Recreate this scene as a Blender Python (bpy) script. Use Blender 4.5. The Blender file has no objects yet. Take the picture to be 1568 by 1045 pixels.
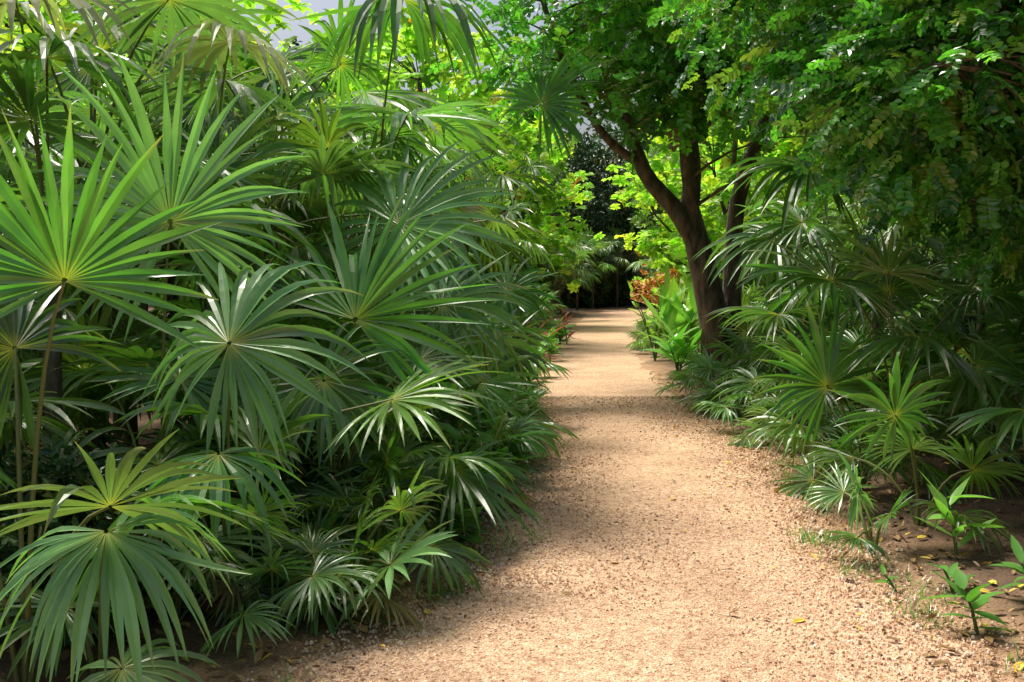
import bpy, math, numpy as np
from mathutils import Vector
rng=np.random.default_rng(7)
UP=np.array([0,0,1.0])
def A(*v): return np.array(v,dtype=float)
def unit(v):
    v=np.asarray(v,float); return v/np.maximum(np.linalg.norm(v,axis=-1,keepdims=True),1e-9)
def sstep(a,b,x):
    t=np.clip((x-a)/(b-a),0,1); return t*t*(3-2*t)

# ------------------------------------------------------------ mesh builder
class MB:
    def __init__(s): s.V=[];s.F=[];s.C=[];s.M=[];s.S=[];s.n=0
    def add(s,V,F,C,mat=0,smooth=False):
        V=np.asarray(V,float).reshape(-1,3);F=np.asarray(F,int).reshape(-1,4)
        C=np.broadcast_to(np.asarray(C,float),(len(V),3))
        s.V.append(V);s.F.append(F+s.n);s.C.append(C)
        s.M.append(np.full(len(F),mat));s.S.append(np.full(len(F),smooth));s.n+=len(V)
    def mesh(s,name,mats):
        V=np.concatenate(s.V);F=np.concatenate(s.F);C=np.concatenate(s.C)
        me=bpy.data.meshes.new(name)
        me.vertices.add(len(V));me.vertices.foreach_set('co',V.astype('f').ravel())
        me.loops.add(len(F)*4);me.loops.foreach_set('vertex_index',F.astype('i').ravel())
        me.polygons.add(len(F));me.polygons.foreach_set('loop_start',(np.arange(len(F))*4).astype('i'))
        me.polygons.foreach_set('loop_total',np.full(len(F),4,'i'))
        for m in mats: me.materials.append(m)
        me.polygons.foreach_set('material_index',np.concatenate(s.M).astype('i'))
        me.polygons.foreach_set('use_smooth',np.concatenate(s.S).astype(bool))
        me.update(calc_edges=True)
        at=me.color_attributes.new('tint','FLOAT_COLOR','POINT')
        at.data.foreach_set('color',np.concatenate([C,np.ones((len(C),1))],1).astype('f').ravel())
        return me
def place(name,me,loc=(0,0,0),rz=0,sc=1):
    o=bpy.data.objects.new(name,me);o.location=loc;o.rotation_euler=(0,0,rz)
    o.scale=(sc,sc,sc) if np.isscalar(sc) else sc
    bpy.context.scene.collection.objects.link(o);return o

def ribbons(B,P,D,NR,L,W,T,droop,dstart=.3,fold=.3,twist=0,tint=(1,0,0),mat=0,smooth=False):
    P=np.asarray(P,float);N=len(P);m=len(T)
    L=np.broadcast_to(np.asarray(L,float),(N,));droop=np.broadcast_to(np.asarray(droop,float),(N,))
    twist=np.broadcast_to(np.asarray(twist,float),(N,))
    W=np.broadcast_to(W,(N,m));D=unit(D);S=unit(np.cross(NR,D))
    pos=P+D*(T[0]*L)[:,None];dk=D
    out=np.zeros((N,m,3,3))
    for k in range(m):
        if k:
            tm=(T[k]+T[k-1])/2
            g=droop*(max(0,tm-dstart)/(1-dstart))**1.2
            dk=unit(D-UP*g[:,None]);pos=pos+dk*((T[k]-T[k-1])*L)[:,None]
        nk=unit(np.cross(dk,S));a=(twist*max(0,T[k]-.3))[:,None]
        Sk=np.cos(a)*S+np.sin(a)*nk;nn=np.cos(a)*nk-np.sin(a)*S
        w=W[:,k][:,None]
        out[:,k,0]=pos+Sk*w;out[:,k,1]=pos-nn*fold*w;out[:,k,2]=pos-Sk*w
    i=(np.arange(N)*m*3)[:,None,None]+(np.arange(m-1)*3)[None,:,None]
    f=np.array([[0,1,4,3],[1,2,5,4]])
    F=(i[...,None]+f[None,None]).reshape(-1,4)
    tint=np.asarray(tint,float)
    if tint.ndim==1: C=np.broadcast_to(tint,(N,m,3,3))
    elif tint.ndim==2: C=np.broadcast_to(tint[:,None,None,:],(N,m,3,3))
    else: C=np.broadcast_to(tint[:,:,None,:],(N,m,3,3))
    B.add(out.reshape(-1,3),F,C.reshape(-1,3),mat,smooth)

def tube(B,pts,rad,sides=6,mat=1,tint=(1,0,0)):
    pts=np.asarray(pts,float);m=len(pts);rad=np.broadcast_to(rad,(m,))
    d=unit(np.gradient(pts,axis=0));ref=A(.31,.9,.12)
    u=unit(np.cross(d,ref));v=np.cross(d,u)
    a=np.arange(sides)*2*math.pi/sides
    V=pts[:,None]+rad[:,None,None]*(np.cos(a)[None,:,None]*u[:,None]+np.sin(a)[None,:,None]*v[:,None])
    F=[]
    for k in range(m-1):
        for j in range(sides):
            j2=(j+1)%sides;F.append([k*sides+j,k*sides+j2,(k+1)*sides+j2,(k+1)*sides+j])
    B.add(V.reshape(-1,3),F,tint,mat,True)
def bez(p0,p1,p2,n=7):
    t=np.linspace(0,1,n)[:,None];return (1-t)**2*p0+2*t*(1-t)*p1+t*t*p2

# ------------------------------------------------------------ fan leaf
TS=np.array([.02,.15,.27,.38,.5,.64,.79,.91,1.0])
def fan(B,hub,fwd,nrm,R,n=30,spread=320,droop=.6,cup=.15,br=1.0,dry=0.0,rg=rng,yel=0.,mat=0):
    hub=np.asarray(hub,float);fwd=unit(fwd);nrm=np.asarray(nrm,float)
    nrm=unit(nrm-fwd*np.dot(nrm,fwd));sd=np.cross(nrm,fwd)
    sp=math.radians(spread);dth=sp/(n-1)
    a=np.linspace(-sp/2,sp/2,n)+rg.normal(0,dth*.17,n)
    L=R*(1-.36*(np.abs(a)/math.pi)**2)*(1+rg.normal(0,.06,n))
    D=np.cos(a)[:,None]*fwd+np.sin(a)[:,None]*sd
    sad=rg.uniform(-.05,.45)
    cc=cup*(1-.4*np.cos(a))-sad*np.abs(np.sin(a))+.14*np.sin(a*2+rg.random()*6)+rg.normal(0,.045,n)
    D=unit(D+nrm*cc[:,None])
    NR=unit(nrm-D*(D@nrm)[:,None])
    NR=unit(NR+np.cross(D,NR)*rg.normal(0,.16,n)[:,None])
    ts=.33+rg.normal(0,.035,n)
    W=np.zeros((n,len(TS)))
    for k,t in enumerate(TS):
        s=np.clip((t-ts)/(1-ts),0,1)
        W[:,k]=np.where(t<ts,t*L*math.tan(dth/2)*1.10,ts*L*math.tan(dth/2)*(1.08+.42*np.sin(s*2.2))*(1-s**1.7)+.001)
    W=np.minimum(W,.045*max(R,.4)/.6)
    C=np.zeros((n,len(TS),3))
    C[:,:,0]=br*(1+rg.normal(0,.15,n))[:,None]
    C[:,:,1]=np.clip(yel+.8*np.exp(-TS/.055)[None]+.08*rg.random((n,1)),0,1)
    C[:,:,2]=np.clip(dry+sstep(.82,1,TS)[None]*(.6*(rg.random((n,1))<.3)),0,1)
    dr=droop*(1+rg.normal(0,.38,n))+.12+(rg.random(n)<.10)*rg.uniform(.4,1.8,n)
    ribbons(B,np.repeat(hub[None],n,0),D,NR,L,W,TS,dr,dstart=.25,
            fold=.55,twist=rg.normal(0,.9,n),tint=C,mat=mat)

def petiole(B,p0,hub,rg=rng,r=.008,lift=.75):
    mid=A(p0[0]*.7+hub[0]*.3,p0[1]*.7+hub[1]*.3,p0[2]+(hub[2]-p0[2])*lift+.08)
    tube(B,bez(np.asarray(p0),mid,np.asarray(hub)),np.linspace(r*1.4,r*.7,7),5,1,(1.,.25,0))

def palm_leaves(B,base,N,Lr,Rr,rg,stem=0.,emin=12,emax=82,dr=(.4,1.1)):
    base=np.asarray(base,float);top=base+A(0,0,stem)
    if stem>.15:
        tube(B,[base-A(0,0,.05),base+A(0,0,stem*.5),top+A(0,0,.1)],[.055,.045,.05],8,2,(1,0,0))
    a0=rg.random()*6.28
    for i in range(N):
        age=(i+.5)/N;az=a0+i*2.4+rg.normal(0,.25)
        h=A(math.cos(az),math.sin(az),0)
        el=math.radians(emax-(emax-emin)*age+rg.normal(0,6))
        L=rg.uniform(*Lr)*(.85+.3*math.sin(age*3))
        hub=top+h*math.cos(el)*L+UP*math.sin(el)*L
        hub[2]=max(hub[2],.12)
        e2=el-math.radians(rg.uniform(10,60))
        fw=h*math.cos(e2)+UP*math.sin(e2)
        nr=-h*math.sin(e2)+UP*math.cos(e2)
        nr=nr+rg.normal(0,.35,3)
        petiole(B,top+h*.02,hub,rg)
        R=rg.uniform(*Rr)
        fan(B,hub,fw,nr,R,n=int(rg.integers(24,34)),spread=rg.uniform(230,335),droop=rg.uniform(*dr)*(.7+.6*age),
            cup=rg.uniform(0,.3),br=rg.uniform(.6,1.3),dry=.9 if (age>.9 and rg.random()<.25) else 0.,rg=rg,yel=rg.uniform(0,.10),
            mat=3 if rg.random()<.4 else 0)

# ------------------------------------------------------------ materials
def newmat(name):
    m=bpy.data.materials.new(name);m.use_nodes=True;nt=m.node_tree;nt.nodes.clear();return m,nt
def N_(nt,t,**k):
    n=nt.nodes.new(t)
    for a,b in k.items(): setattr(n,a,b)
    return n
def leafmat(name,dark,bright,yellow,brown=(.22,.13,.06),rough=.38,trans=.3,tcol=1.6,spec=.5,nscale=6.):
    m,nt=newmat(name);lk=nt.links.new
    out=N_(nt,'ShaderNodeOutputMaterial');pr=N_(nt,'ShaderNodeBsdfPrincipled')
    at=N_(nt,'ShaderNodeAttribute',attribute_name='tint');sep=N_(nt,'ShaderNodeSeparateColor')
    lk(at.outputs['Color'],sep.inputs[0])
    oi=N_(nt,'ShaderNodeObjectInfo')
    ml=N_(nt,'ShaderNodeMath',operation='MULTIPLY_ADD',use_clamp=True);ml.inputs[1].default_value=1.6;ml.inputs[2].default_value=-.5
    if nscale>0:
        tc=N_(nt,'ShaderNodeTexCoord');no=N_(nt,'ShaderNodeTexNoise');no.inputs['Scale'].default_value=nscale;no.inputs['Detail'].default_value=1
        lk(tc.outputs['Object'],no.inputs['Vector'])
        ad=N_(nt,'ShaderNodeMath',operation='MULTIPLY_ADD');lk(oi.outputs['Random'],ad.inputs[0]);ad.inputs[1].default_value=.25;lk(no.outputs['Fac'],ad.inputs[2])
        lk(ad.outputs[0],ml.inputs[0])
    else:
        ad=N_(nt,'ShaderNodeMath',operation='MULTIPLY_ADD');lk(oi.outputs['Random'],ad.inputs[0]);ad.inputs[1].default_value=.25
        a2=N_(nt,'ShaderNodeMath',operation='MULTIPLY_ADD');lk(sep.outputs[0],a2.inputs[0]);a2.inputs[1].default_value=.6;a2.inputs[2].default_value=-.15
        lk(a2.outputs[0],ad.inputs[2]);lk(ad.outputs[0],ml.inputs[0])
    def mix(f,a,b):
        n=N_(nt,'ShaderNodeMix',data_type='RGBA');lk(f,n.inputs[0])
        for s,v in((6,a),(7,b)):
            if isinstance(v,tuple): n.inputs[s].default_value=(*v,1)
            else: lk(v,n.inputs[s])
        return n
    c1=mix(ml.outputs[0],dark,bright)
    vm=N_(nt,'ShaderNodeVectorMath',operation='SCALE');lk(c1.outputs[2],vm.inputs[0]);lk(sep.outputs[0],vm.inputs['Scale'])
    c2=mix(sep.outputs[1],vm.outputs[0],yellow)
    c3=mix(sep.outputs[2],c2.outputs[2],brown)
    lk(c3.outputs[2],pr.inputs['Base Color']);pr.inputs['Roughness'].default_value=rough
    pr.inputs['Specular IOR Level'].default_value=spec
    if trans>0:
        tr=N_(nt,'ShaderNodeBsdfTranslucent');mx=N_(nt,'ShaderNodeMixShader')
        ts=N_(nt,'ShaderNodeVectorMath',operation='MULTIPLY');lk(c3.outputs[2],ts.inputs[0]);ts.inputs[1].default_value=(tcol*1.0,tcol*1.25,tcol*.45)
        lk(ts.outputs[0],tr.inputs['Color'])
        mx.inputs[0].default_value=trans
        lk(pr.outputs[0],mx.inputs[1]);lk(tr.outputs[0],mx.inputs[2]);lk(mx.outputs[0],out.inputs[0])
    else: lk(pr.outputs[0],out.inputs[0])
    return m
M_fan=leafmat('fan_leaf_green',(.028,.100,.024),(.078,.220,.042),(.48,.44,.06),(.34,.24,.11),rough=.34,trans=.34,tcol=1.9,spec=.9)
M_fans=leafmat('fan_leaf_light',(.075,.195,.066),(.155,.320,.110),(.52,.48,.10),(.40,.30,.15),rough=.34,trans=.28,tcol=1.5,spec=1.0)
M_fanp=leafmat('fan_leaf_pale',(.28,.34,.16),(.42,.45,.24),(.55,.46,.16),(.45,.32,.18),rough=.42,trans=.32,tcol=1.3)
M_pet=leafmat('petiole_green',(.05,.10,.025),(.10,.15,.04),(.30,.25,.06),rough=.5,trans=.0,nscale=0)
M_small=leafmat('small_leaf_green',(.035,.150,.024),(.105,.300,.040),(.38,.40,.05),rough=.27,trans=.35,nscale=0,spec=1.0,tcol=1.9)
M_wood=leafmat('woodland_leaf',(.045,.14,.025),(.10,.26,.04),(.35,.36,.04),rough=.35,trans=.0,nscale=0)
M_dark=leafmat('dark_leaf',(.020,.070,.018),(.045,.14,.03),(.30,.28,.04),rough=.35,trans=.0,nscale=0)
M_lime=leafmat('lime_leaf',(.18,.33,.05),(.34,.50,.09),(.68,.62,.14),(.50,.22,.05),rough=.42,trans=.5,tcol=1.7,nscale=0)
M_broad=leafmat('broad_leaf',(.05,.19,.035),(.12,.32,.06),(.45,.48,.12),rough=.3,trans=.33,nscale=3)
M_red=leafmat('red_leaf',(.22,.03,.035),(.42,.08,.07),(.45,.3,.1),rough=.4,trans=.3,tcol=1.2)
M_orange=leafmat('orange_petal',(.70,.24,.06),(.82,.42,.12),(.8,.6,.1),rough=.5,trans=.2,tcol=.9)
M_litter=leafmat('litter_leaf',(.24,.14,.06),(.48,.30,.10),(.75,.55,.06),(.16,.08,.04),rough=.6,trans=.0)
def barkmat(name,c1,c2,sc=9.):
    m,nt=newmat(name);lk=nt.links.new
    out=N_(nt,'ShaderNodeOutputMaterial');pr=N_(nt,'ShaderNodeBsdfPrincipled');lk(pr.outputs[0],out.inputs[0])
    tc=N_(nt,'ShaderNodeTexCoord');mp=N_(nt,'ShaderNodeMapping');mp.inputs['Scale'].default_value=(1,1,.3)
    lk(tc.outputs['Object'],mp.inputs[0])
    no=N_(nt,'ShaderNodeTexNoise');no.inputs['Scale'].default_value=sc;no.inputs['Detail'].default_value=6;no.inputs['Roughness'].default_value=.65
    lk(mp.outputs[0],no.inputs['Vector'])
    r=N_(nt,'ShaderNodeValToRGB');r.color_ramp.elements[0].position=.35;r.color_ramp.elements[1].position=.7
    r.color_ramp.elements[0].color=(*c1,1);r.color_ramp.elements[1].color=(*c2,1)
    lk(no.outputs['Fac'],r.inputs[0]);lk(r.outputs[0],pr.inputs['Base Color']);pr.inputs['Roughness'].default_value=.9
    b=N_(nt,'ShaderNodeBump');b.inputs['Strength'].default_value=.9;b.inputs['Distance'].default_value=.05
    lk(no.outputs['Fac'],b.inputs['Height']);lk(b.outputs[0],pr.inputs['Normal'])
    return m
M_bark=barkmat('tree_bark',(.05,.036,.027),(.24,.18,.13))
M_stem=barkmat('palm_stem',(.06,.05,.035),(.20,.16,.11),20)

# ------------------------------------------------------------ path & ground
PY=np.array([-8,0,2,3.72,4.86,6.18,8.47,12,17.6,24,35,46,52,60,75])
PL=np.array([-2.2,-1.7,-1.25,-.74,-.18,.02,.17,.32,.65,1.2,2.3,3.5,5.2,10,22])
PR=np.array([2.3,2.1,1.95,1.80,1.72,1.82,2.15,2.05,2.3,2.9,4.5,6.4,9.2,15,27])
xl=lambda y:np.interp(y,PY,PL); xr=lambda y:np.interp(y,PY,PR)
def edge_dist(x,y): return np.where(x<(xl(y)+xr(y))/2,xl(y)-x,x-xr(y))
def wob(x,y): return .5*np.sin(1.7*x+.6*y)+.3*np.sin(3.9*x-2.3*y+1)+.2*np.sin(7.1*y+4.4*x)
def gh(x,y):
    d=edge_dist(x,y);return sstep(.1,1.2,d)*(.06+.035*wob(x,y))
def axis(dense0,dense1,step,far):
    a=np.arange(dense0,dense1+step/2,step)
    e=[];s=step
    v=dense1
    while v<far: s*=1.35;v+=s;e.append(v)
    b=[];s=step;v=dense0
    while v>-far: s*=1.35;v-=s;b.append(v)
    return np.array(b[::-1]+list(a)+e)
gx=axis(-4,7,.12,450);gy=axis(0,30,.15,450)
X,Y=np.meshgrid(gx,gy);Z=gh(X,Y)
nx=len(gx);ny=len(gy)
I=np.arange(nx*ny).reshape(ny,nx)
F=np.stack([I[:-1,:-1],I[:-1,1:],I[1:,1:],I[1:,:-1]],-1).reshape(-1,4)
ed=edge_dist(X,Y)
sand=1-sstep(-.1,.75,ed)
def groundmat():
    m,nt=newmat('sandy_soil');lk=nt.links.new
    out=N_(nt,'ShaderNodeOutputMaterial');pr=N_(nt,'ShaderNodeBsdfPrincipled');lk(pr.outputs[0],out.inputs[0])
    at=N_(nt,'ShaderNodeAttribute',attribute_name='tint');sep=N_(nt,'ShaderNodeSeparateColor');lk(at.outputs['Color'],sep.inputs[0])
    tc=N_(nt,'ShaderNodeTexCoord')
    n1=N_(nt,'ShaderNodeTexNoise');n1.inputs['Scale'].default_value=3;n1.inputs['Detail'].default_value=6
    n2=N_(nt,'ShaderNodeTexNoise');n2.inputs['Scale'].default_value=70;n2.inputs['Detail'].default_value=6
    for n in(n1,n2): lk(tc.outputs['Object'],n.inputs['Vector'])
    r1=N_(nt,'ShaderNodeValToRGB');r1.color_ramp.elements[0].position=.3;r1.color_ramp.elements[1].position=.72
    r1.color_ramp.elements[0].color=(.05,.03,.018,1);r1.color_ramp.elements[1].color=(.17,.10,.055,1)
    r2=N_(nt,'ShaderNodeValToRGB');r2.color_ramp.elements[0].position=.3;r2.color_ramp.elements[1].position=.7
    r2.color_ramp.elements[0].color=(.27,.15,.08,1);r2.color_ramp.elements[1].color=(.52,.33,.18,1)
    lk(n2.outputs['Fac'],r1.inputs[0]);lk(n2.outputs['Fac'],r2.inputs[0])
    a=N_(nt,'ShaderNodeMath',operation='MULTIPLY_ADD');lk(n1.outputs['Fac'],a.inputs[0]);a.inputs[1].default_value=1.8;a.inputs[2].default_value=-.9
    b=N_(nt,'ShaderNodeMath',operation='ADD',use_clamp=True);lk(a.outputs[0],b.inputs[0]);lk(sep.outputs[0],b.inputs[1])
    mx=N_(nt,'ShaderNodeMix',data_type='RGBA');lk(b.outputs[0],mx.inputs[0]);lk(r1.outputs[0],mx.inputs[6]);lk(r2.outputs[0],mx.inputs[7])
    lk(mx.outputs[2],pr.inputs['Base Color']);pr.inputs['Roughness'].default_value=.95
    bp=N_(nt,'ShaderNodeBump');bp.inputs['Strength'].default_value=.7;bp.inputs['Distance'].default_value=.02;lk(n2.outputs['Fac'],bp.inputs['Height']);lk(bp.outputs[0],pr.inputs['Normal'])
    return m
def gravelmat():
    m,nt=newmat('crushed_gravel');lk=nt.links.new
    out=N_(nt,'ShaderNodeOutputMaterial');pr=N_(nt,'ShaderNodeBsdfPrincipled');lk(pr.outputs[0],out.inputs[0])
    tc=N_(nt,'ShaderNodeTexCoord')
    vo=N_(nt,'ShaderNodeTexVoronoi');vo.inputs['Scale'].default_value=105;lk(tc.outputs['Object'],vo.inputs['Vector'])
    n1=N_(nt,'ShaderNodeTexNoise');n1.inputs['Scale'].default_value=1.6;n1.inputs['Detail'].default_value=5;lk(tc.outputs['Object'],n1.inputs['Vector'])
    n2=N_(nt,'ShaderNodeTexNoise');n2.inputs['Scale'].default_value=26;n2.inputs['Detail'].default_value=8;n2.inputs['Roughness'].default_value=.8;lk(tc.outputs['Object'],n2.inputs['Vector'])
    sp=N_(nt,'ShaderNodeSeparateColor');lk(vo.outputs['Color'],sp.inputs[0])
    r=N_(nt,'ShaderNodeValToRGB');cr=r.color_ramp
    cr.elements[0].position=0;cr.elements[0].color=(.42,.24,.13,1);cr.elements[1].position=1;cr.elements[1].color=(.86,.66,.48,1)
    e=cr.elements.new(.2);e.color=(.66,.43,.26,1);e=cr.elements.new(.7);e.color=(.75,.52,.335,1)
    lk(sp.outputs[0],r.inputs[0])
    r2=N_(nt,'ShaderNodeValToRGB');r2.color_ramp.elements[0].position=.35;r2.color_ramp.elements[1].position=.55
    r2.color_ramp.elements[0].color=(.46,.37,.30,1);r2.color_ramp.elements[1].color=(1,1,1,1);lk(n2.outputs['Fac'],r2.inputs[0])
    r3=N_(nt,'ShaderNodeValToRGB');r3.color_ramp.elements[0].position=.3;r3.color_ramp.elements[1].position=.6
    r3.color_ramp.elements[0].color=(.80,.75,.70,1);r3.color_ramp.elements[1].color=(1.05,1.03,1.01,1);lk(n1.outputs['Fac'],r3.inputs[0])
    m1=N_(nt,'ShaderNodeMix',data_type='RGBA',blend_type='MULTIPLY');m1.inputs[0].default_value=1;lk(r.outputs[0],m1.inputs[6]);lk(r2.outputs[0],m1.inputs[7])
    m2=N_(nt,'ShaderNodeMix',data_type='RGBA',blend_type='MULTIPLY');m2.inputs[0].default_value=1;lk(m1.outputs[2],m2.inputs[6]);lk(r3.outputs[0],m2.inputs[7])
    lk(m2.outputs[2],pr.inputs['Base Color']);pr.inputs['Roughness'].default_value=.9
    ad=N_(nt,'ShaderNodeMath',operation='MULTIPLY_ADD');lk(vo.outputs['Distance'],ad.inputs[0]);ad.inputs[1].default_value=-1.;lk(n2.outputs['Fac'],ad.inputs[2])
    bp=N_(nt,'ShaderNodeBump');bp.inputs['Strength'].default_value=.75;bp.inputs['Distance'].default_value=.012;lk(ad.outputs[0],bp.inputs['Height']);lk(bp.outputs[0],pr.inputs['Normal'])
    return m
M_soil=groundmat();M_gravel=gravelmat()
B=MB();C=np.stack([sand,sand*0,sand*0],-1).reshape(-1,3)
B.add(np.stack([X,Y,Z],-1).reshape(-1,3),F,C,0,True);place('ground',B.mesh('ground',[M_soil]))
py=np.concatenate([np.arange(-8,20,.06),np.arange(20,75,.4)])
s=np.linspace(0,1,17)
w1=.05*np.sin(3.1*py)+.04*np.sin(7.7*py+1)+.03*np.sin(17*py+2)+.015*np.sin(41*py)
w2=.05*np.sin(2.7*py+2)+.04*np.sin(6.9*py)+.03*np.sin(19*py+1)+.015*np.sin(37*py)
LX=xl(py)+w1-.02;RX=xr(py)+w2+.02
XX=LX[:,None]*(1-s)+RX[:,None]*s;YY=np.repeat(py[:,None],17,1)
ZZ=np.maximum(gh(XX,YY),0)+.004+.010*np.clip(1-np.abs(2*s-1)**3,0,1)[None]*(1+.6*wob(XX*1.3,YY))
I=np.arange(XX.size).reshape(XX.shape)
F=np.stack([I[:-1,:-1],I[:-1,1:],I[1:,1:],I[1:,:-1]],-1).reshape(-1,4)
B=MB();B.add(np.stack([XX,YY,ZZ],-1).reshape(-1,3),F,(1,0,0),0,True);place('gravel_path',B.mesh('gravel_path',[M_gravel]))
def pebblemat():
    m,nt=newmat('pebble');lk=nt.links.new
    out=N_(nt,'ShaderNodeOutputMaterial');pr=N_(nt,'ShaderNodeBsdfPrincipled');lk(pr.outputs[0],out.inputs[0])
    at=N_(nt,'ShaderNodeAttribute',attribute_name='tint');lk(at.outputs['Color'],pr.inputs['Base Color']);pr.inputs['Roughness'].default_value=.85
    return m
n=60000
yy=2.8+10*rng.random(n)**1.5;xx=xl(yy)-.25+(xr(yy)-xl(yy)+.9)*rng.random(n)
e=edge_dist(xx,yy);keep=rng.random(n)<(1-sstep(-.1,.55,e))*(.45+.55*sstep(-.9,-.1,e));xx=xx[keep];yy=yy[keep];n=len(xx)
sz=rng.uniform(.002,.0062,n)*(1+.12*(yy-3))
cube=np.array([[-1,-1,-1],[1,-1,-1],[1,1,-1],[-1,1,-1],[-1,-1,1],[1,-1,1],[1,1,1],[-1,1,1]],float);cube[4:,:2]*=.55
V=cube[None]*sz[:,None,None]*rng.uniform(.6,1.3,(n,1,3))*(1+rng.normal(0,.18,(n,8,3)))
a=rng.random(n)*6.28;c,s_=np.cos(a)[:,None],np.sin(a)[:,None]
V=np.stack([V[...,0]*c-V[...,1]*s_,V[...,0]*s_+V[...,1]*c,V[...,2]*.8],-1)
zt=np.maximum(gh(xx,yy),0)+.012
V+=np.stack([xx,yy,zt],-1)[:,None]
cf=np.array([[4,5,6,7],[0,1,5,4],[1,2,6,5],[2,3,7,6],[3,0,4,7]])
F=(np.arange(n)*8)[:,None,None]+cf[None]
pal=np.array([[.76,.54,.36],[.68,.44,.26],[.88,.71,.54],[.46,.27,.15],[.72,.50,.33],[.22,.13,.08]])
pc=pal[rng.choice(6,n,p=[.25,.21,.18,.15,.15,.06])]*rng.uniform(.85,1.08,(n,1))
B=MB();B.add(V.reshape(-1,3),F.reshape(-1,4),np.repeat(pc,8,0));place('loose_gravel',B.mesh('loose_gravel',[pebblemat()]))

# ------------------------------------------------------------ templates (twigs)
def leaf6(base,d,n_,L,W):
    d=unit(d);n_=unit(n_-d*np.dot(d,n_));s=np.cross(n_,d);b=np.asarray(base,float)
    V=[b,b+d*L*.3+s*W*.5+n_*W*.12,b+d*L*.72+s*W*.42+n_*W*.1,b+d*L-n_*L*.08,b+d*L*.72-s*W*.42+n_*W*.1,b+d*L*.3-s*W*.5+n_*W*.12]
    return V,[[0,1,2,3],[0,3,4,5]]
def tmpl(leaves):
    V=[];F=[];C=[]
    for (b,d,n_,L,W) in leaves:
        v,f=leaf6(b,d,n_,L,W);k=len(V);V+=v;F+=[[i+k for i in q] for q in f];c=rng.uniform(.8,1.2);C+=[c]*6
    return np.array(V),np.array(F),np.array(C)
def pinnate(n=7,lw=.32,ll=.26):
    L=[]
    for i in range(n):
        x=.15+.85*i/(n-1);z=-.18*x*x
        for s in(-1,1): L.append(((x,0,z),(.45,s,-.15+rng.normal(0,.25)),A(rng.normal(0,.35),rng.normal(0,.35),1),ll*rng.uniform(.75,1.15),ll*lw*2*rng.uniform(.8,1.15)))
    L.append(((1,0,-.18),(1,0,-.3),A(0,0,1),ll,ll*lw*2));return tmpl(L)
def rosette(n=8,W=.5):
    L=[]
    for i in range(n):
        a=i*2.4;L.append(((0,0,0),(math.cos(a),math.sin(a),rng.uniform(-.3,.6)),A(rng.normal(0,.2),rng.normal(0,.2),1),rng.uniform(.7,1),W*rng.uniform(.8,1.1)))
    return tmpl(L)
def twig(n=11,W=.2,ll=.4):
    L=[]
    for i in range(n):
        x=i/n;a=i*2.4;L.append(((x,0,-.2*x*x),(.6,math.cos(a),.6*math.sin(a)),A(rng.normal(0,.4),rng.normal(0,.4),1),ll*rng.uniform(.7,1.1),W*rng.uniform(.8,1.1)))
    return tmpl(L)
def scatter(B,T,P,sc,xdir=None,droop=.2,tilt=.5,tint=None,rg=rng,mat=0):
    TV,TF,TC=T;P=np.asarray(P,float);n=len(P)
    a=rg.random(n)*6.28
    if xdir is None: xdir=np.stack([np.cos(a),np.sin(a),rg.normal(-droop,.35,n)],-1)
    else: xdir=unit(xdir)+rg.normal(0,.35,(n,3))-UP*droop
    x=unit(xdir);z=UP+rg.normal(0,tilt,(n,3));z=unit(z-x*np.sum(x*z,1,keepdims=True));y=np.cross(z,x)
    sc=np.broadcast_to(sc,(n,))
    V=P[:,None]+sc[:,None,None]*(TV[None,:,0:1]*x[:,None]+TV[None,:,1:2]*y[:,None]+TV[None,:,2:3]*z[:,None])
    F=(np.arange(n)*len(TV))[:,None,None]+TF[None]
    if tint is None: tint=np.stack([rg.uniform(.7,1.25,n),rg.random(n)**4*.4,(rg.random(n)<.01)*.8],-1)
    C=np.repeat(tint[:,None],len(TV),1).copy();C[:,:,0]*=TC[None]
    B.add(V.reshape(-1,3),F.reshape(-1,4),C.reshape(-1,3),mat)
def ell(c,r,n,rg=rng,shell=.5):
    d=unit(rg.normal(0,1,(n,3)));q=shell+(1-shell)*rg.random(n)
    q=q**(1/2.);return np.asarray(c)+d*q[:,None]*np.asarray(r)
def crown(B,limbs,ells,T,size,per,cr,rg=rng,droop=.2,tilt=.5,tw=1.,bra=(.75,1.2),yl=.5):
    LP=np.concatenate([l for l,_ in limbs])
    for l,r in limbs: tube(B,l,r,9,1)
    for c,r,k in ells:
        cs=ell(c,r,k,rg)
        for p in cs:
            if p[2]<1.0: continue
            i=np.argmin(np.linalg.norm(LP-p,axis=1)+np.maximum(0,LP[:,2]-p[2])*.7+rg.random(len(LP))*.35);q=LP[i]
            mid=(p+q)/2+A(0,0,.15*np.linalg.norm(p-q))+rg.normal(0,.08,3)
            tube(B,bez(q,mid,p,6),tw*np.linspace(.022,.006,6)*min(2,.6+.3*np.linalg.norm(p-q)),5,1)
            m=int(per*rg.uniform(.6,1.4));off=rg.normal(0,1,(m,3))*np.array([cr,cr,cr*.6])
            br=rg.uniform(*bra)
            tint=np.stack([br*rg.uniform(.8,1.2,m),rg.random(m)**5*yl,(rg.random(m)<.008)*.9],-1)
            scatter(B,T,p+off,size*rg.uniform(.75,1.2,m),xdir=off+(p-q)*.3,droop=droop,tilt=tilt,tint=tint,rg=rg)

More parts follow.
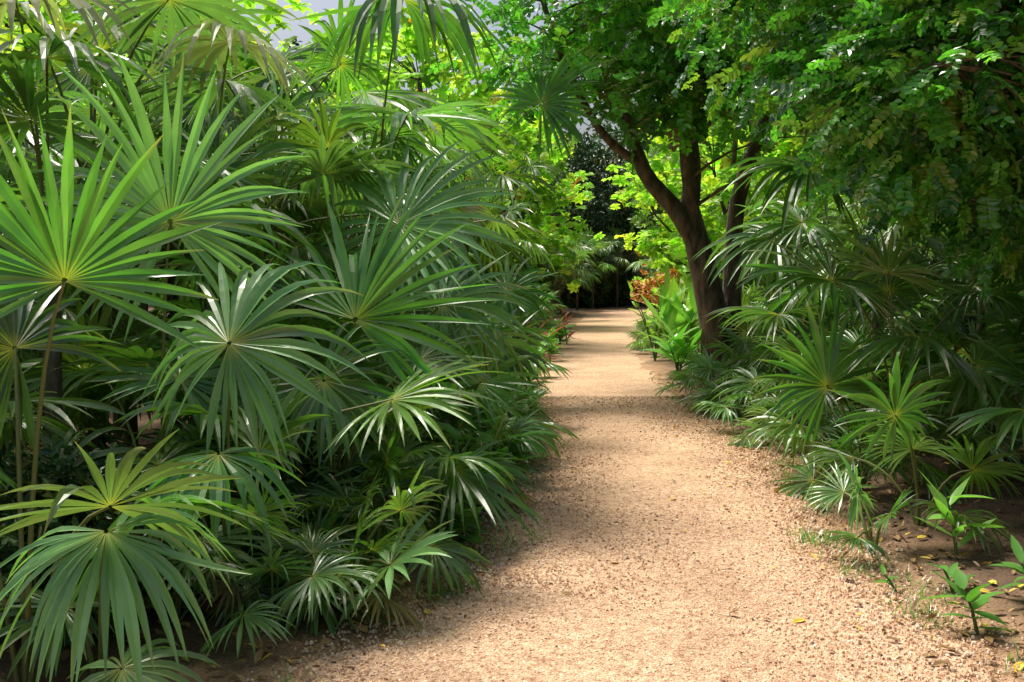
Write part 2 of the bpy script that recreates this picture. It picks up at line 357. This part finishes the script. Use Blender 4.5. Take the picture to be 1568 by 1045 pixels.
T_pin=pinnate();T_pin2=pinnate(6,.36,.3);T_ros=rosette();T_twig=twig()
def pl(*p): return np.array(p,float)
def smooth(l,n=14):
    t=np.linspace(0,1,len(l));tt=np.linspace(0,1,n)
    o=np.stack([np.interp(tt,t,l[:,i]) for i in range(3)],-1)
    for _ in range(2): o[1:-1]=(o[:-2]+2*o[1:-1]+o[2:])/4
    return o
B=MB()
limbs=[
 (smooth(pl((3.12,15,-.1),(3.10,15,.7),(2.92,15,1.5),(2.72,15,2.3),(2.62,15,2.65))),np.linspace(.27,.15,14)),
 (smooth(pl((2.80,15,2.0),(2.40,14.9,2.65),(1.95,14.8,3.0),(1.72,14.7,3.7),(1.45,14.5,4.6),(1.5,14.0,5.8),(1.0,13.2,7.0)),18),np.linspace(.15,.05,18)),
 (smooth(pl((2.65,15,2.5),(2.75,15.1,3.3),(2.6,15.2,3.9),(3.0,15.2,4.8),(3.5,15,5.8),(3.9,14.8,7.2))),np.linspace(.15,.05,14)),
 (smooth(pl((2.75,15,2.4),(2.5,14.6,3.2),(2.4,14,4.4),(2.6,13,5.8))),np.linspace(.10,.04,14)),
 (smooth(pl((3.35,15.2,-.1),(3.38,15.3,1.5),(3.40,15.4,2.8),(3.9,15.2,4.2),(4.8,14.8,5.6),(6,14,6.6))),np.linspace(.17,.05,14)),
 (smooth(pl((1.9,14.8,3.2),(1.3,14.2,3.5),(.7,13.4,4.3),(.3,12.8,5.3))),np.linspace(.07,.03,14)),
]
crown(B,limbs,[((1.8,13.6,5.8),(1.9,2.4,1.6),42),((4.2,14,6.0),(2.8,2.8,2.0),54),((3.9,12.8,4.3),(1.9,1.6,1.2),40),((2.0,13.4,4.7),(1.4,1.3,.9),20),((.6,13.0,4.6),(.9,.9,.7),9)],T_pin2,.33,25,.36,droop=.2,bra=(.8,1.7))
place('spreading_tree',B.mesh('spreading_tree',[M_small,M_bark]))
B=MB()
limbs=[(smooth(pl((5.6,8.2,-.1),(5.5,8.1,1.2),(5.2,8,2.4),(4.9,7.8,3.4))),np.linspace(.18,.10,14)),
 (smooth(pl((5.2,8,2.6),(4.3,7.6,3.6),(3.3,7.3,4.1),(2.4,7.3,4.2),(1.7,7.6,4.0))),np.linspace(.045,.010,14)),
 (smooth(pl((4.9,7.8,3.2),(4.2,7,3.5),(3.4,6.2,3.4),(2.8,5.8,3.1),(2.4,5.6,2.7))),np.linspace(.03,.008,14)),
 (smooth(pl((4.9,7.8,3.4),(5,7.9,4.6),(4.6,8.6,5.8),(4.2,9.4,6.8))),np.linspace(.10,.04,14)),
 (smooth(pl((5.0,7.8,3.0),(5.4,6.8,3.6),(5.2,5.8,3.8))),np.linspace(.04,.02,14))]
crown(B,limbs,[((2.9,7.6,3.75),(1.5,1.4,.95),92),((3.8,6.5,2.85),(1.5,1.1,1.0),98),((2.9,6.4,2.7),(.8,.7,.5),24),((3.5,6.0,3.15),(1.0,.6,.5),34),((4.4,8.3,4.4),(2.0,1.6,1.4),22)],T_pin,.215,34,.25,droop=.2,tilt=.6,tw=.4,bra=(.7,1.7))
place('small_leaf_tree',B.mesh('small_leaf_tree',[M_small,M_bark]))
def gen_tree(h,rg,T,size,nc,per,cr,wid,droop=.1,low=.25,yl=.5):
    B=MB();tr=smooth(pl((0,0,-.1),(rg.normal(0,.2),rg.normal(0,.2),h*.25),(rg.normal(0,.4),rg.normal(0,.4),h*.5),(0,0,h*.8)))
    L=[(tr,np.linspace(.2,.06,14)*h/8)]
    for i in range(5):
        a=i*1.3+rg.random();q=tr[int(4+i*1.6)];e=q+A(math.cos(a)*wid*.7,math.sin(a)*wid*.7,h*.2)
        L.append((bez(q,(q+e)/2+A(0,0,-.1),e,9),np.linspace(.09,.03,9)*h/8))
    crown(B,L,[((0,0,h*.62),(wid,wid,h*.36),nc),((0,0,h*low),(wid*.8,wid*.8,h*.16),nc//4)],T,size,per,cr,rg,droop=droop,yl=yl)
    return B
r2=np.random.default_rng(3)
lime=[gen_tree(8.5,r2,T_ros,.34,66,12,.5,3.0,yl=.9).mesh('broadleaf_tree',[M_lime,M_bark]) for _ in range(2)]
wood=[gen_tree(10,r2,T_twig,.6,110,14,.6,3.4).mesh('woodland_tree',[m,M_bark]) for m in(M_wood,M_dark)]
for (x,y,k,s_,rz) in [(-2.2,24,0,.92,0),(5.6,25,1,.8,1),(-4.5,29,1,1.0,2),(-.4,33,0,.85,4),(8.2,31,0,1.,3),(-8,24,1,.9,5),(-6,17,0,.85,1.5),(7.2,37,1,.95,2.2)]:
    place('broadleaf_tree',lime[k],(x,y,0),rz,s_)
r4=np.random.default_rng(11)
for (x,y,s_) in [(-1.5,46,1.0),(9.5,44,1.),(3.2,58,1.),(8,63,1.2),(0,62,1.2),(-7,52,1.1),(13,52,1.2),(-13,40,1.2),(17,38,1.2),(-15,26,1.1),(-12,14,.9),(12,22,1.),(11,13,1.),(16,26,1.2),(-20,60,1.4),(24,62,1.4),(-11,6,.8),(12,4,.8),(21,12,1.2),(-21,14,1.2)]:
    k=int(r4.integers(2))
    if y>40: k=0
    if 1<x<4 and y>50: k=1
    place('woodland_tree',wood[k],(x,y,0),r4.random()*6.28,s_)

# ------------------------------------------------------------ shrubs
def shrub(rg,T,size,h,w,n,mats):
    B=MB()
    for i in range(14):
        a=rg.random()*6.28;e=A(math.cos(a)*w*.8*rg.random(),math.sin(a)*w*.8*rg.random(),h*rg.uniform(.6,.95))
        tube(B,bez(A(0,0,-.03),A(e[0]*.3,e[1]*.3,e[2]*.6),e,5),np.linspace(.015,.005,5),4,1)
    P=ell((0,0,h*.52),(w,w,h*.5),n,rg,.35);P[:,2]=np.maximum(P[:,2],.06)
    scatter(B,T,P,size*rg.uniform(.7,1.2,n),xdir=P-A(0,0,h*.3),droop=.1,rg=rg)
    return B.mesh('shrub',mats)
shr=[shrub(r2,T_twig,.36,1.6,.85,260,[M_dark,M_bark]),shrub(r2,T_twig,.30,1.2,.75,240,[M_wood,M_bark]),shrub(r2,T_ros,.20,1.7,.9,240,[M_broad,M_bark])]

# ------------------------------------------------------------ fan palms : variants
FM=[M_fan,M_pet,M_stem,M_fans,M_fanp]
def variant(kind,seed):
    rg=np.random.default_rng(seed);B=MB()
    if kind=='s': palm_leaves(B,(0,0,0),int(rg.integers(7,10)),(.28,.6),(.28,.42),rg,0,emin=10,emax=78)
    if kind=='m': palm_leaves(B,(0,0,0),int(rg.integers(10,13)),(.7,1.15),(.42,.62),rg,.12,emin=8,emax=82)
    if kind=='t': palm_leaves(B,(0,0,0),13,(.9,1.3),(.55,.75),rg,rg.uniform(1.2,1.7),emin=-15,emax=82,dr=(.6,1.5))
    return B.mesh('fan_palm',FM)
VS={k:[variant(k,100+i+ord(k)) for i in range(5 if k!='t' else 4)] for k in 'smt'}
r5=np.random.default_rng(21)
def clear_zone(x,y,d,side):
    if side<0 and 13.5<y<19.5 and d<1.15: return True
    if side<0 and 19.5<y<26 and d<.6: return True
    if side>0 and 12.8<y<19.5 and d<1.35: return True
    return False
def fill(kind,n,y0,y1,d0,d1,side,scr=(.85,1.15),mind=.5):
    k=0;tries=0;loc=[]
    while k<n and tries<n*40:
        tries+=1;y=r5.uniform(y0,y1);d=d0+(d1-d0)*r5.random()
        x=float(xl(y)-d) if side<0 else float(xr(y)+d)
        if math.hypot(x,y)<2.9 or clear_zone(x,y,d,side): continue
        if abs(x-3.1)<.6 and abs(y-15)<.6: continue
        if any((x-a)**2+(y-b)**2<mind**2 for a,b in loc): continue
        loc.append((x,y));k+=1
        sc=r5.uniform(*scr)
        place('fan_palm',VS[kind][int(r5.integers(len(VS[kind])))],(x,y,float(gh(x,y))-.01),r5.random()*6.28,sc)
fill('s',16,4.4,12,.35,.9,-1,(.75,1.05),.55)
fill('m',14,5.6,13,.95,2.2,-1,(.85,1.1),.75)
fill('t',9,6.2,13,1.9,4.2,-1,(.85,1.1),1.1)
fill('m',10,3.6,8,2.6,5,-1,(.9,1.1),.8)
fill('s',12,12,26,.35,.8,-1,(.8,1.1),.8)
fill('m',16,12,30,1.0,2.4,-1,(.9,1.1),1.)
fill('t',13,12,32,1.8,5,-1,(.85,1.1),1.3)
fill('s',10,6.6,13,.35,.9,1,(.7,1.0),.55)
fill('m',12,7.0,14,.9,2.6,1,(.8,1.05),.8)
fill('t',8,7.5,13,2.0,4.5,1,(.7,.9),1.2)
fill('m',6,4.2,6.4,1.9,3.6,1,(.75,.95),.7)
fill('s',9,13,26,.35,.9,1,(.8,1.1),.9)
fill('m',11,13,30,.9,2.6,1,(.9,1.1),1.)
fill('t',6,17,32,2.4,5,1,(.85,1.1),1.4)
fill('s',12,4.05,5.4,.5,1.6,-1,(.6,.8),.4)
fill('t',7,36,47,.8,3,-1,(1.,1.3),1.3);fill('t',7,36,47,.8,3,1,(1.,1.3),1.3)
for (x,y,s_) in [(3.3,50.5,1.2),(2.2,49,1.3),(4.3,53,1.3),(5.8,55,1.4),(3.0,53,1.4),(6.5,57,1.4),(1.6,52,1.4),(-2.9,6.9,1.2),(-3.4,8.8,1.3),(-2.0,9.6,1.2),(-1.6,12,1.2)]:
    place('fan_palm',VS['t'][int(r5.integers(4))],(x,y,0),r5.random()*6.28,s_)
def fshr(n,y0,y1,d0,d1,side,ks,scr=(.7,1.2)):
    for _ in range(n):
        y=r5.uniform(y0,y1);sc=r5.uniform(*scr);d=r5.uniform(d0,d1)+(sc-.7)*.5;x=float(xl(y)-d) if side<0 else float(xr(y)+d)
        if math.hypot(x,y)<3.5 or (13<y<20 and d<2.0): continue
        place('shrub',shr[ks[int(r5.integers(len(ks)))]],(x,y,float(gh(x,y))),r5.random()*6.28,sc)
fshr(14,7,20,1.6,6,-1,[0,1]);fshr(14,7,20,1.6,6,1,[0,1])
fshr(16,18,48,1.1,6,-1,[0,1,2],(.8,1.4));fshr(16,18,48,1.1,6,1,[0,1,2],(.8,1.4))
fshr(10,3.4,6,1.3,2.6,-1,[0],(.25,.45))
for _ in range(22):
    x=r5.uniform(-2,12);y=r5.uniform(53,62)
    if edge_dist(x,y)<1.2: continue
    place('shrub',shr[0],(x,y,0),r5.random()*6.28,r5.uniform(1.2,2.0))

# ------------------------------------------------------------ specific palms
def hero(base,leaves,extra=0,Lr=(.4,.8),Rr=(.3,.5),seed=0,stem=0.,emin=10):
    rg=np.random.default_rng(seed);B=MB();z=float(gh(base[0],base[1]))
    b=A(base[0],base[1],z-.01)
    if extra: palm_leaves(B,b,extra,Lr,Rr,rg,stem,emin=emin)
    top=b+A(0,0,stem)
    for l in leaves:
        hub,fw,nr,R=l[:4];kw=l[4] if len(l)>4 else {}
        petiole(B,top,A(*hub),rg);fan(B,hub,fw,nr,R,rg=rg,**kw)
    place('fan_palm',B.mesh('fan_palm',FM))
hero((-1.75,3.5),[((-1.48,3.3,1.50),(-.05,-.05,1),(.1,-1,-.0),.58,dict(spread=225,n=26,droop=.1,cup=.3,br=1.35)),
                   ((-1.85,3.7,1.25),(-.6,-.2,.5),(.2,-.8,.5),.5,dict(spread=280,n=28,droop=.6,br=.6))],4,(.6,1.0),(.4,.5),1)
hero((-1.75,4.9),[((-1.57,4.6,1.77),(-.12,0,1),(.25,-1,.45),.78,dict(spread=300,n=36,droop=.3,cup=.12,br=1.4,mat=3))],6,(1.0,1.5),(.5,.65),2)
hero((-1.3,4.5),[((-1.14,4.0,1.25),(.55,.25,.9),(.1,-.7,.8),.60,dict(spread=325,n=32,droop=.85,cup=.05,br=1.25,mat=3)),
                 ((-1.16,3.9,.82),(.1,-.75,-.2),(.05,-.5,.9),.46,dict(spread=300,n=24,droop=1.7,cup=.05,br=1.3))],5,(.5,.9),(.35,.5),3)
hero((-1.9,6.3),[((-1.67,6.0,2.92),(0,-.75,.1),(0,-.45,.9),.62,dict(spread=330,n=30,droop=1.7,cup=.1,br=1.2,mat=4)),],7,(.8,1.2),(.5,.7),4,1.3)
hero((-1.1,7.9),[((-.78,7.5,2.73),(.1,-.8,-.1),(0,-.55,.85),.80,dict(spread=345,n=38,droop=.6,cup=.05,br=1.4,mat=3)),
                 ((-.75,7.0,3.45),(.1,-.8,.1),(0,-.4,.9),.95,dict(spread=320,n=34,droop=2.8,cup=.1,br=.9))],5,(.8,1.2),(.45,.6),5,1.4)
hero((-1.0,5.6),[((-.82,5.2,1.30),(.55,0,.85),(-.25,-.95,.3),.74,dict(spread=210,n=26,droop=.2,cup=.2,br=1.35)),
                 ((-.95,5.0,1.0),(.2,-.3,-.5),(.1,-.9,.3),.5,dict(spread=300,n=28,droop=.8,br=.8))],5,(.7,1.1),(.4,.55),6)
hero((-.95,6.6),[((-.70,6.2,1.85),(.55,.25,.75),(-.15,-.7,.85),.84,dict(spread=290,n=38,droop=.5,cup=.05,br=1.45,mat=3)),
                 ((-.45,6.4,1.35),(.9,-.2,.35),(-.1,-.7,.7),.62,dict(spread=280,n=30,droop=.7,cup=.05,br=1.2,mat=3))],5,(.9,1.3),(.5,.6),7)
hero((-1.5,3.55),[((-1.30,3.15,.70),(.1,-.45,-.25),(0,-.6,.8),.54,dict(spread=230,n=30,droop=1.9,cup=0,br=1.25,mat=3))],2,(.3,.4),(.3,.38),38)
hero((-.8,5.3),[((-.64,5.0,.58),(.2,-.5,.4),(.15,-.8,.6),.40,dict(spread=340,n=22,droop=.6,cup=.0,br=1.1))],4,(.3,.6),(.3,.4),9)
hero((-.75,4.6),[((-.53,4.25,.27),(.4,-.4,.3),(.1,-.6,.85),.36,dict(spread=340,n=22,droop=.45,cup=.15,br=1.1,mat=3))],3,(.25,.4),(.28,.36),10)
hero((-.45,7.8),[((-.24,7.4,.74),(.6,-.2,.5),(.1,-.8,.6),.48,dict(spread=300,n=26,droop=.5,cup=.05,br=1.3,mat=3))],4,(.5,.8),(.35,.45),11)
hero((-.35,9.6),[((-.05,9.2,1.40),(.8,-.2,.2),(0,-.8,.6),.55,dict(spread=300,n=28,droop=.8,br=1.3)),((-.2,9.2,.95),(.8,-.3,.0),(0,-.7,.7),.55,dict(spread=300,n=28,droop=.9,br=1.,mat=3))],5,(.8,1.2),(.45,.55),12)
hero((-.6,12.8),[((.35,12,3.6),(.5,-.3,.5),(0,-.9,.3),.85,dict(spread=280,n=30,droop=.5,br=1.3))],6,(.9,1.3),(.5,.65),13,2.2)
hero((-2.5,5.4),[((-2.3,5,2.6),(0,-.8,0),(0,-.5,.8),.7,dict(spread=320,n=32,droop=1.6,br=.8)),((-2.55,5.2,2.95),(.3,-.8,0),(0,-.5,.8),.7,dict(spread=320,n=32,droop=2.,br=.8,mat=4))],7,(.8,1.2),(.5,.7),14,1.3)
hero((2.45,7.0),[((2.1,6.6,.80),(-.4,-.1,.75),(-.1,-.9,.4),.58,dict(spread=280,n=28,droop=.3,br=.9))],4,(.5,.8),(.4,.5),15)
hero((2.45,5.9),[((2.17,5.6,.74),(-.2,-.3,.6),(-.2,-.8,.5),.40,dict(spread=330,n=22,droop=.5,br=.9))],4,(.4,.7),(.32,.40),16)
hero((2.0,5.45),[((1.83,5.2,.38),(-.3,-.4,.4),(-.1,-.75,.65),.27,dict(spread=340,n=20,droop=.5,br=1.5,mat=3))],3,(.2,.35),(.2,.26),17)
hero((2.75,10.9),[((2.35,10.8,.25),(-.6,-.3,.2),(-.1,-.5,.85),.42,dict(spread=330,n=26,droop=.6,br=1.2))],5,(.3,.5),(.35,.45),18)
hero((3.3,9.0),[((2.54,8.5,2.45),(-.7,-.4,0),(-.1,-.5,.85),.85,dict(spread=320,n=34,droop=1.4,br=.9)),((2.3,8.7,1.9),(-.8,-.3,-.1),(-.1,-.6,.8),.8,dict(spread=300,n=32,droop=1.6,br=.8,mat=3))],6,(.8,1.2),(.55,.7),19,1.2)
hero((2.9,7.5),[((2.25,7.0,1.5),(-.6,-.5,0),(-.1,-.6,.8),.72,dict(spread=320,n=34,droop=1.1,br=.6)),((2.6,6.4,1.15),(-.3,-.8,-.1),(0,-.6,.8),.62,dict(spread=310,n=32,droop=1.,br=.6))],6,(.8,1.1),(.5,.6),20,.5)

# ------------------------------------------------------------ broad/lance leaf plants
TL=np.array([0,.12,.3,.5,.7,.87,1.])
WL=np.array([.12,.55,.95,1.,.72,.32,.02])
def lance(name,base,h,n,L,W,mat,seed,spreadang=(20,75),droop=.7,stems=3,tintbr=1.1,flower=0,yel=.05):
    rg=np.random.default_rng(seed);B=MB();z=float(gh(base[0],base[1]));b=A(base[0],base[1],z-.01)
    P=[];D=[];NR=[]
    for s_ in range(stems):
        a=rg.random()*6.28;top=b+A(math.cos(a)*h*.3,math.sin(a)*h*.3,h*rg.uniform(.75,1))
        if stems==1: top=b+A(-.06,.01,h)
        pts=bez(b,b+(top-b)*A(.3,.3,.6),top,7);tube(B,pts,np.linspace(.009,.004,7)*(1+h*.6),5,1)
        for i in range(n//stems):
            t=.25+.75*(i+1)/(n//stems);k=min(6,int(t*6));q=pts[k]
            az=i*2.4+rg.normal(0,.3);e=math.radians(rg.uniform(*spreadang))*(.6+.5*t)
            d=A(math.cos(az)*math.cos(e),math.sin(az)*math.cos(e),math.sin(e))
            P.append(q);D.append(d);NR.append(UP-d*d[2]+rg.normal(0,.15,3))
    N=len(P);Ls=L*rg.uniform(.75,1.15,N);tint=np.stack([tintbr*rg.uniform(.8,1.2,N),np.full(N,yel),np.zeros(N)],-1)
    ribbons(B,P,D,NR,Ls,WL[None]*(W*Ls/L)[:,None],TL,droop*rg.uniform(.6,1.4,N),dstart=.1,fold=.25,twist=rg.normal(0,.3,N),tint=tint,smooth=True)
    if flower:
        T=tmpl([((0,0,0),(math.cos(i*1.26),math.sin(i*1.26),.3),A(0,0,1),1.,.55) for i in range(5)])
        for c in range(flower):
            p=b+A(rg.normal(-.08,.22),rg.normal(-.25,.12),h*rg.uniform(.78,1.15));m=12
            scatter(B,T,p+rg.normal(0,.05,(m,3)),.05,rg=rg,mat=2,tilt=1.)
    place(name,B.mesh(name,[mat,M_pet,M_orange]))
lance('seedling_plant',(2.36,5.2),.34,11,.25,.036,M_broad,1,(5,60),.35,1,1.7,yel=.25)
lance('seedling_plant',(1.98,4.15),.20,12,.18,.028,M_broad,2,(0,50),.5,1,1.0)
lance('seedling_plant',(2.12,4.7),.14,8,.13,.018,M_broad,3,(0,50),.4,1,1.)
lance('seedling_plant',(1.85,4.7),.10,7,.09,.012,M_small,4,(0,50),.4,1,1.)
lance('seedling_plant',(2.38,4.45),.20,12,.17,.024,M_broad,5,(0,50),.5,1,.8)
for i,(x,y,h,L) in enumerate([(-.12,7.3,.45,.34),(-.02,7.9,.3,.3),(-.22,6.9,.5,.34),(-.22,6.4,.32,.28),(-.35,5.9,.28,.22),(.02,9.0,.4,.3),(.1,10.2,.35,.3),(-.2,8.5,.5,.35),(-.28,5.4,.22,.2)]):
    lance('broad_leaf_plant',(x,y),h,24,L,.052,M_broad,10+i,(0,60),.8,4,1.15)
lance('heliconia_plant',(2.75,16.5),1.0,30,.75,.11,M_broad,30,(35,85),.4,5,1.6,yel=.2)
lance('heliconia_plant',(2.55,15.2),.6,30,.5,.08,M_broad,31,(15,70),.6,5,1.4,yel=.1)
lance('heliconia_plant',(3.05,17.6),1.2,20,.8,.13,M_lime,32,(50,85),.3,4,1.1)
lance('flowering_shrub',(2.68,18.6),1.45,64,.28,.045,M_lime,33,(0,70),.4,8,1.,flower=22)
lance('red_cordyline',(.50,17.0),.8,30,.40,.032,M_red,34,(0,70),.7,3,1.0)
lance('red_cordyline',(1.30,23.5),.7,26,.42,.04,M_red,35,(0,70),.7,2,1.1)
lance('broad_leaf_plant',(1.05,22.0),.6,40,.32,.06,M_broad,36,(0,70),.5,6,1.8,yel=.2)
lance('broad_leaf_plant',(.72,18.6),.5,40,.3,.05,M_broad,37,(0,70),.5,6,1.6,yel=.15)
lance('broad_leaf_plant',(.40,15.4),.5,40,.3,.05,M_broad,38,(0,70),.5,6,1.3,yel=.1)

# ------------------------------------------------------------ grass tufts & litter
rg=np.random.default_rng(55);n=1500
cl=rg.integers(0,60,n)
cy=3+12*rg.random(60)**1.2;cd=rg.normal(.12,.13,60);yy=cy[cl]+rg.normal(0,.07,n);dd=cd[cl]+rg.normal(0,.05,n)
sd=np.where(cl%2==0,-1,1);xx=np.where(sd<0,xl(yy)-dd,xr(yy)+dd)
P=np.stack([xx,yy,gh(xx,yy)+.0],-1);a=rg.random(n)*6.28
D=np.stack([np.cos(a)*.5,np.sin(a)*.5,np.ones(n)],-1);NR=np.stack([-np.cos(a),-np.sin(a),np.full(n,.5)],-1)
B=MB();ribbons(B,P,D,NR,rg.uniform(.04,.12,n),np.array([[.0025,.0022,.0006]]),np.array([0,.5,1.]),.8,0,.2,0,np.stack([rg.uniform(.7,1.3,n),rg.random(n)*.2,0*a],-1))
place('grass',B.mesh('grass',[M_small]))
def litter(n,yr,dr,size,name,seed,yel,left=.45):
    rg=np.random.default_rng(seed);yy=yr[0]+(yr[1]-yr[0])*rg.random(n)**1.4;sd=rg.random(n)<left;dd=dr[0]+(dr[1]-dr[0])*rg.random(n)
    xx=np.where(sd,xl(yy)-dd,xr(yy)+dd);P=np.stack([xx,yy,np.maximum(gh(xx,yy),0)+.018],-1)
    T=tmpl([((0,0,0),(1,0,.05),A(0,0,1),1,.4)]);B=MB()
    tint=np.stack([rg.uniform(.6,1.2,n),(rg.random(n)<yel)*rg.uniform(.6,1,n),rg.random(n)*.5],-1)
    tint[:,2]*=(tint[:,1]<.1)
    a=rg.random(n)*6.28
    scatter(B,T,P,size*rg.uniform(.5,1.3,n),xdir=np.stack([np.cos(a)*3,np.sin(a)*3,0*a],-1),droop=0,tilt=.25,tint=tint,rg=rg)
    place(name,B.mesh(name,[M_litter]))
litter(4200,(2.5,16),(-.1,2.2),.065,'fallen_leaves',5,.12)
litter(200,(3,12),(-.8,.9),.055,'fallen_leaves',6,.6,.25)

# ------------------------------------------------------------ light, sky, camera
el=math.radians(63);az=math.radians(-48)
sv=Vector((math.sin(az)*math.cos(el),math.cos(az)*math.cos(el),math.sin(el)))
sl=bpy.data.lights.new('sun','SUN');sl.energy=5;sl.angle=math.radians(16);sl.color=(1,.95,.86)
so=bpy.data.objects.new('sun',sl);so.rotation_euler=sv.to_track_quat('Z','Y').to_euler();bpy.context.scene.collection.objects.link(so)
w=bpy.data.worlds.new('World');bpy.context.scene.world=w;w.use_nodes=True
nt=w.node_tree;bg=nt.nodes['Background'];sk=nt.nodes.new('ShaderNodeTexSky');sk.sky_type='NISHITA';sk.sun_disc=False
sk.sun_elevation=el;sk.sun_rotation=az;sk.air_density=1;sk.dust_density=7
nt.links.new(sk.outputs[0],bg.inputs[0]);bg.inputs[1].default_value=.15
cam=bpy.data.cameras.new('camera');cam.lens=35;cam.sensor_width=36;cam.clip_end=2000
co=bpy.data.objects.new('camera',cam);co.location=(0,0,1.5);co.rotation_euler=(math.radians(90-3.45),0,0)
bpy.context.scene.collection.objects.link(co);bpy.context.scene.camera=co
sc=bpy.context.scene;sc.view_settings.view_transform='Standard';sc.view_settings.look='None';sc.view_settings.exposure=0
print('faces',sum(len(m.polygons) for m in bpy.data.meshes))
